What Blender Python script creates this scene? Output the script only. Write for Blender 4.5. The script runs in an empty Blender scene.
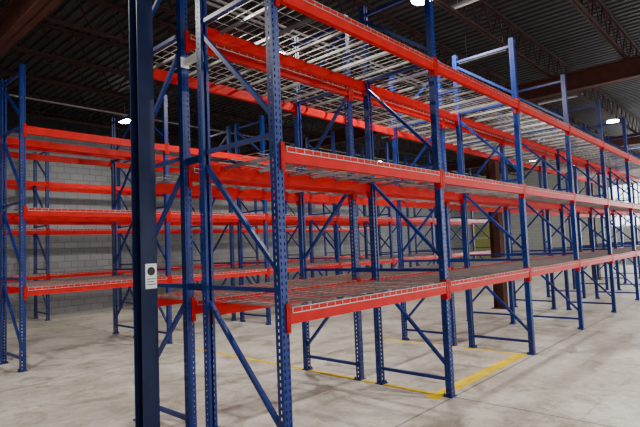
import bpy, math, random
from mathutils import Vector, Matrix
random.seed(3)
COL=bpy.context.scene.collection
# ---------------------------------------------------------------- materials
def nmat(name):
    m=bpy.data.materials.new(name); m.use_nodes=True
    nt=m.node_tree; b=nt.nodes['Principled BSDF']
    return m,nt,b
def paint(name,c,rough=.4,metal=0.,var=.25,scale=6.,spec=.5):
    m,nt,b=nmat(name)
    tc=nt.nodes.new('ShaderNodeTexCoord'); n=nt.nodes.new('ShaderNodeTexNoise')
    n.inputs['Scale'].default_value=scale; n.inputs['Detail'].default_value=6
    nt.links.new(tc.outputs['Object'],n.inputs['Vector'])
    r=nt.nodes.new('ShaderNodeValToRGB')
    r.color_ramp.elements[0].position=.3; r.color_ramp.elements[1].position=.7
    r.color_ramp.elements[0].color=(*[x*(1-var) for x in c],1)
    r.color_ramp.elements[1].color=(*[min(1,x*(1+var)) for x in c],1)
    nt.links.new(n.outputs['Fac'],r.inputs['Fac']); nt.links.new(r.outputs['Color'],b.inputs['Base Color'])
    b.inputs['Roughness'].default_value=rough; b.inputs['Metallic'].default_value=metal
    b.inputs['Specular IOR Level'].default_value=spec
    return m
M_blue=paint('blue_powder_coat',(.004,.020,.150),.36,spec=.32)
M_navy=paint('navy_column_paint',(.006,.013,.060),.42,spec=.3)
M_red=paint('red_powder_coat',(.50,.0045,.004),.42,var=.12,spec=.12)
M_redd=paint('red_connector_paint',(.38,.004,.003),.45,var=.12,spec=.12)
M_galv=paint('galvanised_wire',(.40,.37,.35),.35,.65,var=.2)
M_brown=paint('brown_primer_steel',(.070,.022,.016),.65,spec=.2)
M_rust=paint('rust_joist_steel',(.036,.017,.015),.7,spec=.2)
M_dark=paint('dark_deck_steel',(.022,.023,.026),.6,var=.3,scale=1.5,spec=.3)
M_grey=paint('grey_conduit',(.25,.25,.25),.5)
M_white=paint('white_enamel',(.75,.75,.73),.5,var=.04)
M_paper=paint('white_label_paper',(.93,.93,.92),.5,var=.02)
M_black=paint('black_ink',(.02,.02,.02),.6)
M_yel=paint('yellow_floor_paint',(.95,.60,.005),.6,var=.15,scale=9,spec=.2)
M_ydoor=paint('yellow_green_door_paint',(.45,.44,.13),.5,var=.06)
def emit(name,c,s):
    m,nt,b=nmat(name)
    b.inputs['Base Color'].default_value=(*c,1)
    b.inputs['Emission Color'].default_value=(*c,1); b.inputs['Emission Strength'].default_value=s
    return m
M_lamp=emit('lamp_lens',(1,.98,.94),40)
M_glass=emit('daylight_glazing',(.85,.93,1),3)
# floor
def floor_mat():
    m,nt,b=nmat('concrete_floor'); N=nt.nodes.new; L=nt.links.new
    tc=N('ShaderNodeTexCoord')
    def noise(s,d,r=.6,dist=0.,vec=None):
        n=N('ShaderNodeTexNoise'); n.inputs['Scale'].default_value=s; n.inputs['Detail'].default_value=d
        n.inputs['Distortion'].default_value=dist
        n.inputs['Roughness'].default_value=r; L(vec or tc.outputs['Object'],n.inputs['Vector']); return n
    def ramp(n,p0,c0,p1,c1):
        r=N('ShaderNodeValToRGB'); r.color_ramp.elements[0].position=p0; r.color_ramp.elements[1].position=p1
        r.color_ramp.elements[0].color=(*c0,1); r.color_ramp.elements[1].color=(*c1,1)
        L(n.outputs['Fac'],r.inputs['Fac']); return r.outputs[0]
    def mul(a,c):
        x=N('ShaderNodeMix'); x.data_type='RGBA'; x.blend_type='MULTIPLY'; x.inputs[0].default_value=1
        L(a,x.inputs[6]); L(c,x.inputs[7]); return x.outputs[2]
    n1=noise(.5,9,.62,.6); n2=noise(9,10,.8); n3=noise(1.5,9,.72,1.0); n4=noise(.9,8,.7,1.5)
    mp=N('ShaderNodeMapping'); mp.inputs['Scale'].default_value=(.2,2.6,1); mp.inputs['Rotation'].default_value=(0,0,.35)
    L(tc.outputs['Object'],mp.inputs['Vector']); n5=noise(3.0,8,.75,.5,mp.outputs[0])
    c=ramp(n1,.34,(.52,.475,.395),.66,(.82,.78,.69))
    c=mul(c,ramp(n2,.34,(.66,.63,.58),.56,(1,1,1)))
    c=mul(c,ramp(n3,.36,(.60,.56,.50),.48,(1,1,1)))
    c=mul(c,ramp(n4,.33,(.66,.62,.56),.43,(1,1,1)))
    c=mul(c,ramp(n5,.34,(.72,.69,.64),.42,(1,1,1)))
    br=N('ShaderNodeTexBrick'); br.offset=0; br.inputs['Scale'].default_value=1
    br.inputs['Brick Width'].default_value=4.9; br.inputs['Row Height'].default_value=4.9
    br.inputs['Mortar Size'].default_value=.012
    br.inputs['Color1'].default_value=br.inputs['Color2'].default_value=(1,1,1,1); br.inputs['Mortar'].default_value=(.35,.33,.3,1)
    L(tc.outputs['Object'],br.inputs['Vector'])
    c=mul(c,br.outputs['Color'])
    L(c,b.inputs['Base Color'])
    rr=N('ShaderNodeMapRange'); rr.inputs['To Min'].default_value=.22; rr.inputs['To Max'].default_value=.55
    L(n2.outputs['Fac'],rr.inputs['Value']); L(rr.outputs[0],b.inputs['Roughness'])
    return m
M_floor=floor_mat()
def cmu_mat(name,axis,ca,cb,mo):
    m,nt,b=nmat(name); N=nt.nodes.new; L=nt.links.new
    tc=N('ShaderNodeTexCoord'); s=N('ShaderNodeSeparateXYZ'); L(tc.outputs['Object'],s.inputs[0])
    cx=N('ShaderNodeCombineXYZ'); L(s.outputs[axis],cx.inputs[0]); L(s.outputs[2],cx.inputs[1])
    br=N('ShaderNodeTexBrick'); br.inputs['Scale'].default_value=1
    br.inputs['Brick Width'].default_value=.4; br.inputs['Row Height'].default_value=.2; br.inputs['Mortar Size'].default_value=.010
    br.inputs['Color1'].default_value=(*ca,1); br.inputs['Color2'].default_value=(*cb,1); br.inputs['Mortar'].default_value=(*mo,1)
    L(cx.outputs[0],br.inputs['Vector']); L(br.outputs['Color'],b.inputs['Base Color'])
    b.inputs['Roughness'].default_value=.8
    return m
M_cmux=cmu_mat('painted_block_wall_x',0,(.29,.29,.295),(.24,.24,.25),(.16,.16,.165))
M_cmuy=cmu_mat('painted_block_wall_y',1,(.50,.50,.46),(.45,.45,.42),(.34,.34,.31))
# ---------------------------------------------------------------- mesh helper
class MB:
    def __init__(s): s.v=[];s.f=[];s.m=[]
    def quad(s,a,b,c,d,mi=0):
        n=len(s.v); s.v+= [a,b,c,d]; s.f.append((n,n+1,n+2,n+3)); s.m.append(mi)
    def box(s,x0,x1,y0,y1,z0,z1,mi=0):
        n=len(s.v)
        s.v+=[(x0,y0,z0),(x1,y0,z0),(x1,y1,z0),(x0,y1,z0),(x0,y0,z1),(x1,y0,z1),(x1,y1,z1),(x0,y1,z1)]
        for q in ((3,2,1,0),(4,5,6,7),(0,1,5,4),(1,2,6,5),(2,3,7,6),(3,0,4,7)):
            s.f.append(tuple(n+i for i in q)); s.m.append(mi)
    def bar(s,p,q,w,h,side,mi=0):
        p=Vector(p);q=Vector(q);d=(q-p).normalized();a=Vector(side).normalized();b=d.cross(a).normalized()
        n=len(s.v)
        for c in (p,q):
            for i,j in ((-1,-1),(1,-1),(1,1),(-1,1)):
                s.v.append(tuple(c+a*(w/2*i)+b*(h/2*j)))
        for f in ((3,2,1,0),(4,5,6,7),(0,1,5,4),(1,2,6,5),(2,3,7,6),(3,0,4,7)):
            s.f.append(tuple(n+i for i in f)); s.m.append(mi)
    def cyl(s,c,r,z0,z1,n=16,mi=0,r1=None):
        r1=r if r1 is None else r1
        k=len(s.v)
        for i in range(n):
            a=2*math.pi*i/n; s.v.append((c[0]+r*math.cos(a),c[1]+r*math.sin(a),z0))
        for i in range(n):
            a=2*math.pi*i/n; s.v.append((c[0]+r1*math.cos(a),c[1]+r1*math.sin(a),z1))
        for i in range(n):
            j=(i+1)%n; s.f.append((k+i,k+j,k+n+j,k+n+i)); s.m.append(mi)
        s.f.append(tuple(k+i for i in range(n))[::-1]); s.m.append(mi)
        s.f.append(tuple(k+n+i for i in range(n))); s.m.append(mi)
    def mesh(s,name,mats):
        me=bpy.data.meshes.new(name); me.from_pydata(s.v,[],s.f)
        for m in mats: me.materials.append(m)
        me.polygons.foreach_set('material_index',s.m); me.update(); return me
def obj(name,me,parent=None,loc=(0,0,0),rot=0):
    o=bpy.data.objects.new(name,me); COL.objects.link(o); o.location=loc; o.rotation_euler=(0,0,rot)
    if parent: o.parent=parent
    return o
def empty(name,loc=(0,0,0)):
    o=bpy.data.objects.new(name,None); COL.objects.link(o); o.location=loc; return o
# ---------------------------------------------------------------- rack parts
P=2.54; D=1.034; G=.253; H=4.87
LV=[1.219,2.48,3.802]     # beam centres
W=.078
def frame_mesh():
    b=MB()
    hw=W/2; dep=.072; pit=.0508
    def leg(yf,sg):
        yi=yf+sg*dep
        z=.012
        xs=[-hw,-.027,-.015,.015,.027,hw]
        while z<H-1e-4:
            z1=min(z+.026,H); z2=min(z+pit,H)
            b.quad((-hw,yf,z),(hw,yf,z),(hw,yf,z1),(-hw,yf,z1))
            for x in (-hw,hw):
                b.quad((x,yf,z),(x,yi,z),(x,yi,z1),(x,yf,z1))
            if z2>z1:
                for i in (0,2,4):
                    b.quad((xs[i],yf,z1),(xs[i+1],yf,z1),(xs[i+1],yf,z2),(xs[i],yf,z2))
                for x in (-hw,hw):
                    ya=yf+sg*.030; yb=yf+sg*.041
                    b.quad((x,yf,z1),(x,ya,z1),(x,ya,z2),(x,yf,z2))
                    b.quad((x,yb,z1),(x,yi,z1),(x,yi,z2),(x,yb,z2))
            z=z2
        for s in (-1,1):
            b.box(min(s*hw,s*(hw-.024)),max(s*hw,s*(hw-.024)),min(yi,yi-sg*.003),max(yi,yi-sg*.003),.012,H)
        b.box(-.06,.06,min(yf-sg*.012,yi+sg*.03),max(yf-sg*.012,yi+sg*.03),0,.012)
        for sx in(-.045,.045): b.cyl((sx,yi+sg*.012),.01,.012,.04,8)
    leg(0,1); leg(D,-1)
    y0=.055; y1=D-.055
    for k,z in enumerate((.19,1.42,2.645,3.87)):
        b.bar((0,y0,z),(0,y1,z),.036,.036,(1,0,0))
        if k<3:
            b.bar((0,y0,z+.15),(0,y1,z+1.10),.036,.036,(1,0,0))
    b.bar((0,y0,H-.12),(0,y1,H-.12),.036,.036,(1,0,0))
    b.bar((0,y0,4.0),(0,y1,H-.2),.036,.036,(1,0,0))
    return b.mesh('rack_frame',[M_blue])
FR=frame_mesh()
BH=.125
def beam_mesh():
    b=MB(); a=W/2+.002; e=P-W/2-.002
    prof=[(-.012,-BH/2),(-.012,BH/2),(.018,BH/2),(.018,BH/2-.04),(.042,BH/2-.04),(.042,-BH/2)]
    n=len(b.v)
    for x in (a,e):
        for y,z in prof: b.v.append((x,y,z))
    k=len(prof)
    for i in range(k):
        j=(i+1)%k; b.f.append((n+i,n+j,n+k+j,n+k+i)); b.m.append(0)
    for x0,x1,xs in ((.003,a+.004,a),(e-.004,P-.003,e)):
        b.box(x0,x1,-.017,-.002,-.125,.095,1)
        xm=(x0+x1)/2
        for z in (-.10,-.05,.06):
            b.box(xm-.007,xm+.007,-.022,-.017,z-.007,z+.007,1)
        b.box(xs-.003,xs+.003,-.016,.05,-.125,.095,1)
    return b.mesh('load_beam',[M_red,M_redd])
BM=beam_mesh()
def deck_mesh():
    b=MB()
    zt=BH/2+.004; w=.0046
    for h in range(2):
        x0=W/2+.02+h*(P-W-.04)/2+.006; x1=x0+(P-W-.04)/2-.012
        n=12
        for i in range(n+1):
            x=x0+(x1-x0)*i/n
            b.box(x-w/2,x+w/2,-.018,D+.018,zt,zt+w)
            b.box(x-w/2,x+w/2,-.020,-.015,zt-.045,zt+w)
            b.box(x-w/2,x+w/2,D+.015,D+.020,zt-.045,zt+w)
        m=6
        for j in range(m+1):
            y=-.016+(D+.032)*j/m
            b.box(x0,x1,y-w/2,y+w/2,zt-w,zt)
        b.box(x0,x1,-.021,-.016,zt-.047,zt-.041); b.box(x0,x1,D+.016,D+.021,zt-.047,zt-.041)
        for t in (.14,.5,.86):
            x=x0+(x1-x0)*t
            b.box(x-.014,x+.014,.02,D-.02,zt-w-.003,zt-w,0)
            b.box(x-.014,x-.011,.02,D-.02,zt-w-.028,zt-w,0)
            b.box(x+.011,x+.014,.02,D-.02,zt-w-.028,zt-w,0)
    return b.mesh('wire_deck',[M_galv])
DK=deck_mesh()
def rack(x0,y0,nb,flip,decks=(0,1,2)):
    e=empty('pallet_rack',(x0,y0,0))
    for i in range(nb+1):
        if flip: obj('upright_frame',FR,e,(i*P,D,0),math.pi)
        else: obj('upright_frame',FR,e,(i*P,0,0))
    for i in range(nb):
        for k,z in enumerate(LV):
            obj('load_beam_front',BM,e,(i*P,0,z))
            obj('load_beam_back',BM,e,((i+1)*P,D,z),math.pi)
            if k in decks: obj('wire_deck',DK,e,(i*P,0,z))
    return e
x0=-P
NB=8
r1=rack(x0,0,NB,False)
rack(x0,D+G,NB,True)
rack(x0,5.93,7,False,(0,1))
rack(x0,5.93+D+G,7,True,(0,1))
rack(x0,12.25,7,False,(0,1))
sp=MB(); sp.box(-.02,.02,0,G,-.03,.03); sp.box(-.045,.045,-.002,0.001,-.05,.05); sp.box(-.045,.045,G-.001,G+.002,-.05,.05)
SP=sp.mesh('row_spacer',[M_blue])
sw=sp.mesh('row_spacer_white',[M_white])
for i in range(NB+1):
    for z in (1.42,2.6,4.3): obj('row_spacer_bar',SP,r1,(i*P,D,z))
obj('row_spacer_bar',sw,r1,(0,D,3.57))
# ---------------------------------------------------------------- building
XW,XE,YS,YN=-13.,28.,-9.,13.75; ZC=6.15
fl=MB(); fl.box(XW,XE,YS,YN,-.1,0); obj('floor',fl.mesh('floor',[M_floor]))
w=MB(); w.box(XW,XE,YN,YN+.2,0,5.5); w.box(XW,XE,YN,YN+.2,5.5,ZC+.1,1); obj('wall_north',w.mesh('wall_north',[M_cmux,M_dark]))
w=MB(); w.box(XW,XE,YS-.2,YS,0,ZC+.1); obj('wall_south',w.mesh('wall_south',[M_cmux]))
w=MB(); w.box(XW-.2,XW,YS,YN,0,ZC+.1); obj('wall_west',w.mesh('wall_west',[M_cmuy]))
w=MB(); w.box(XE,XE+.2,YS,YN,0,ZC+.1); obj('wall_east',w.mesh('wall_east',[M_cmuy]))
c=MB(); x=XW
while x<XE:
    p=[(x,0),(x+.09,0),(x+.115,.04),(x+.175,.04),(x+.2,0)]
    for (a,za),(b_,zb) in zip(p,p[1:]):
        c.quad((a,YS,ZC+za),(b_,YS,ZC+zb),(b_,YN,ZC+zb),(a,YN,ZC+za))
    x+=.2
c.box(XW,XE,YS,YN,ZC+.08,ZC+.1)
obj('ceiling',c.mesh('ceiling',[M_dark]))
def joist():
    b=MB(); L=9.8; 
    for dy in(-.03,.03):
        b.box(0,L,dy-.016,dy+.016,.56,.60); b.box(0,L,dy-.016,dy+.016,0,.035)
    n=16; s=L/n
    for i in range(n):
        p=(i*s,0,.02); q=((i+.5)*s,0,.58); r=((i+1)*s,0,.02)
        b.bar(p,q,.022,.022,(0,1,0)); b.bar(q,r,.022,.022,(0,1,0))
    return b.mesh('roof_joist',[M_rust])
JM=joist()
GX=[-12.6,-2.8,7.0,16.8]
je=empty('roof_joist_set')
y=YS+.6
while y<YN:
    for gx in GX: obj('joist',JM,je,(gx,y,ZC-.61))
    y+=1.55
gz1=ZC-.62; gz0=gz1-.42
for gx in (-2.8,7.3,16.8):
    b=MB()
    b.box(gx-.11,gx+.11,YS,YN,gz0,gz0+.018); b.box(gx-.11,gx+.11,YS,YN,gz1-.018,gz1); b.box(gx-.006,gx+.006,YS,YN,gz0,gz1)
    obj('roof_girder',b.mesh('roof_girder',[M_brown]))
def column(gx,gy,mat,s=.1):
    b=MB(); t=.012
    b.box(gx-s,gx+s,gy-s,gy-s+t,.02,gz0); b.box(gx-s,gx+s,gy+s-t,gy+s,.02,gz0); b.box(gx-.005,gx+.005,gy-s+t,gy+s-t,.02,gz0)
    b.box(gx-s-.06,gx+s+.06,gy-s-.06,gy+s+.06,0,.02)
    b.box(gx-s-.02,gx+s+.02,gy-s-.02,gy+s+.02,gz0-.02,gz0)
    return obj('steel_column',b.mesh('steel_column',[mat]))
CX,CY,CS=-2.84,1.57,.080
column(CX,CY,M_navy,CS)
column(7.3,2.50,M_brown,.13)
column(16.8,2.62,M_brown,.13)
# sticker on the blue column
b=MB(); yy=CY-CS-.001; z0=1.42; xa=CX-.04; xb=CX+.074
b.box(xa,xb,yy-.001,yy,z0,z0+.23,0)
n=len(b.v)
for i in range(20):
    a=2*math.pi*i/20; b.v.append(((xa+xb)/2+.040*math.cos(a),yy-.0018,z0+.16+.040*math.sin(a)))
b.f.append(tuple(n+i for i in range(20))); b.m.append(1)
for k,l in ((.085,.085),(.06,.07),(.035,.085)): b.box(xa+.015,xa+.015+l,yy-.002,yy,z0+k,z0+k+.007,1)
obj('column_label',b.mesh('column_label',[M_paper,M_black]))
# floor lines
b=MB()
def line(xa,ya,xb,yb,wd=.1):
    if abs(xa-xb)<1e-6: b.box(xa-wd/2,xa+wd/2,ya,yb,.0005,.003)
    else: b.box(xa,xb,ya-wd/2,ya+wd/2,.0005,.003)
line(-.2,.17,2.5,.17,.17); line(-.02,.26,-.02,5.1,.08); line(2.45,.26,2.45,3.,.06)
obj('floor_line_marking',b.mesh('floor_line_marking',[M_yel]))
def lamp(x,y,power,z=5.5):
    e=MB(); e.cyl((0,0),.17,0,.05,24,1); e.cyl((0,0),.18,.05,.10,24,0,.12); e.cyl((0,0),.07,.10,.20,16,0)
    e.cyl((0,0),.006,.20,ZC-z,6,0)
    o=obj('high_bay_lamp',e.mesh('high_bay_lamp',[M_grey,M_lamp]),None,(x,y,z))
    l=bpy.data.lights.new('lamp_light','AREA'); l.shape='DISK'; l.size=.34; l.energy=power; l.color=(1,.97,.92)
    lo=bpy.data.objects.new('lamp_light',l); COL.objects.link(lo); lo.parent=o; lo.location=(0,0,-.02)
for x,y,p in ((1.54,.99,260),(1.5,10.65,120),(13.73,1.01,200),(7.6,10.65,100),(13.7,10.65,100),(19.8,5.8,150),
            (-4.6,3.6,150),(-4.6,-5,220),(1.5,-5,240),(7.6,-5,220),(13.7,-5,200),(21,-5,200),(1.5,4.2,150),(7.6,4.2,130),(-8,9,60)):
    lamp(x,y,p)
for x,y in ((2.35,.4),(4.8,1.45),(9.7,1.45),(4.8,7),(9.7,7)):
    e=MB(); e.box(-.03,.03,-.6,.6,0,.04,0); e.box(-.018,.018,-.58,.58,-.025,0,1)
    e.cyl((0,-.4),.004,.04,ZC-5.6,5,0); e.cyl((0,.4),.004,.04,ZC-5.6,5,0)
    obj('fluorescent_strip_light',e.mesh('fluorescent_strip_light',[M_grey,M_white]),None,(x,y,5.6))
def winbox(name,y0,y1,z0,z1,mat,panes=3):
    e=MB(); e.box(XE-.05,XE-.02,y0,y1,z0,z1,0)
    for k in range(panes+1):
        yy=y0+(y1-y0)*k/panes; e.box(XE-.09,XE-.02,yy-.04,yy+.04,z0,z1,1)
    for k in range(4):
        zz=z0+(z1-z0)*k/3; e.box(XE-.09,XE-.02,y0,y1,zz-.03,zz+.03,1)
    return obj(name,e.mesh(name,[mat,M_white]))
winbox('door_1',10.9,13.0,0,2.8,M_ydoor,1)
winbox('window_1',2.2,4.4,2.2,4.6,M_glass)
winbox('window_2',-.8,1.6,.3,4.6,M_glass)
winbox('window_3',-5,-2,.3,4.6,M_glass)
def area(name,loc,rot,sx,sy,en,c):
    l=bpy.data.lights.new(name,'AREA'); l.shape='RECTANGLE'; l.size=sx; l.size_y=sy; l.energy=en; l.color=c
    o=bpy.data.objects.new(name,l); COL.objects.link(o); o.location=loc; o.rotation_euler=rot
for i,x in enumerate((-8,0,8,16)):  # window-shaped glowing panels added on the unseen south wall as soft fill
    e=MB(); e.box(x-2,x+2,YS,YS+.03,.2,4.2,0)
    for k in range(5): e.box(x-2+k-.03,x-2+k+.03,YS+.02,YS+.06,.2,4.2,1)
    obj('window_%d'%(i+4),e.mesh('dock_window',[M_glass,M_white]))
    area('daylight',(x,YS+.15,2.2),(math.radians(-90),0,math.pi),4,4,(30,50,240,360)[i],(.95,.97,1))  # added fill light in front of each panel
area('daylight_east',(XE-.15,-1,2.6),(0,math.radians(90),0),4,8,1000,(.92,.96,1))
cd=MB()
for yy,zz in ((2.9,5.35),(3.05,5.35),(9.6,5.4)):
    cd.box(XW,XE,yy-.015,yy+.015,zz-.015,zz+.015)
obj('ceiling_conduit',cd.mesh('ceiling_conduit',[M_grey]))
wd=bpy.data.worlds.new('world'); bpy.context.scene.world=wd; wd.use_nodes=True
wd.node_tree.nodes['Background'].inputs[0].default_value=(.6,.7,.85,1); wd.node_tree.nodes['Background'].inputs[1].default_value=.5
# ---------------------------------------------------------------- camera
cx,cy,cz,yaw,pit,rol,f=-5.2016,-2.8336,1.7461,.74,.0655,-.0407,501.06
fw=Vector((math.cos(pit)*math.cos(yaw),math.cos(pit)*math.sin(yaw),math.sin(pit)))
r=Vector((math.sin(yaw),-math.cos(yaw),0)); u=r.cross(fw)
r2=r*math.cos(rol)+u*math.sin(rol); u2=-r*math.sin(rol)+u*math.cos(rol)
cam=bpy.data.cameras.new('camera'); co=bpy.data.objects.new('camera',cam); COL.objects.link(co)
m=Matrix((r2,u2,-fw)).transposed().to_4x4(); m.translation=Vector((cx,cy,cz)); co.matrix_world=m
cam.sensor_width=36; cam.lens=f*36/640; cam.clip_start=.05; cam.clip_end=200
bpy.context.scene.camera=co
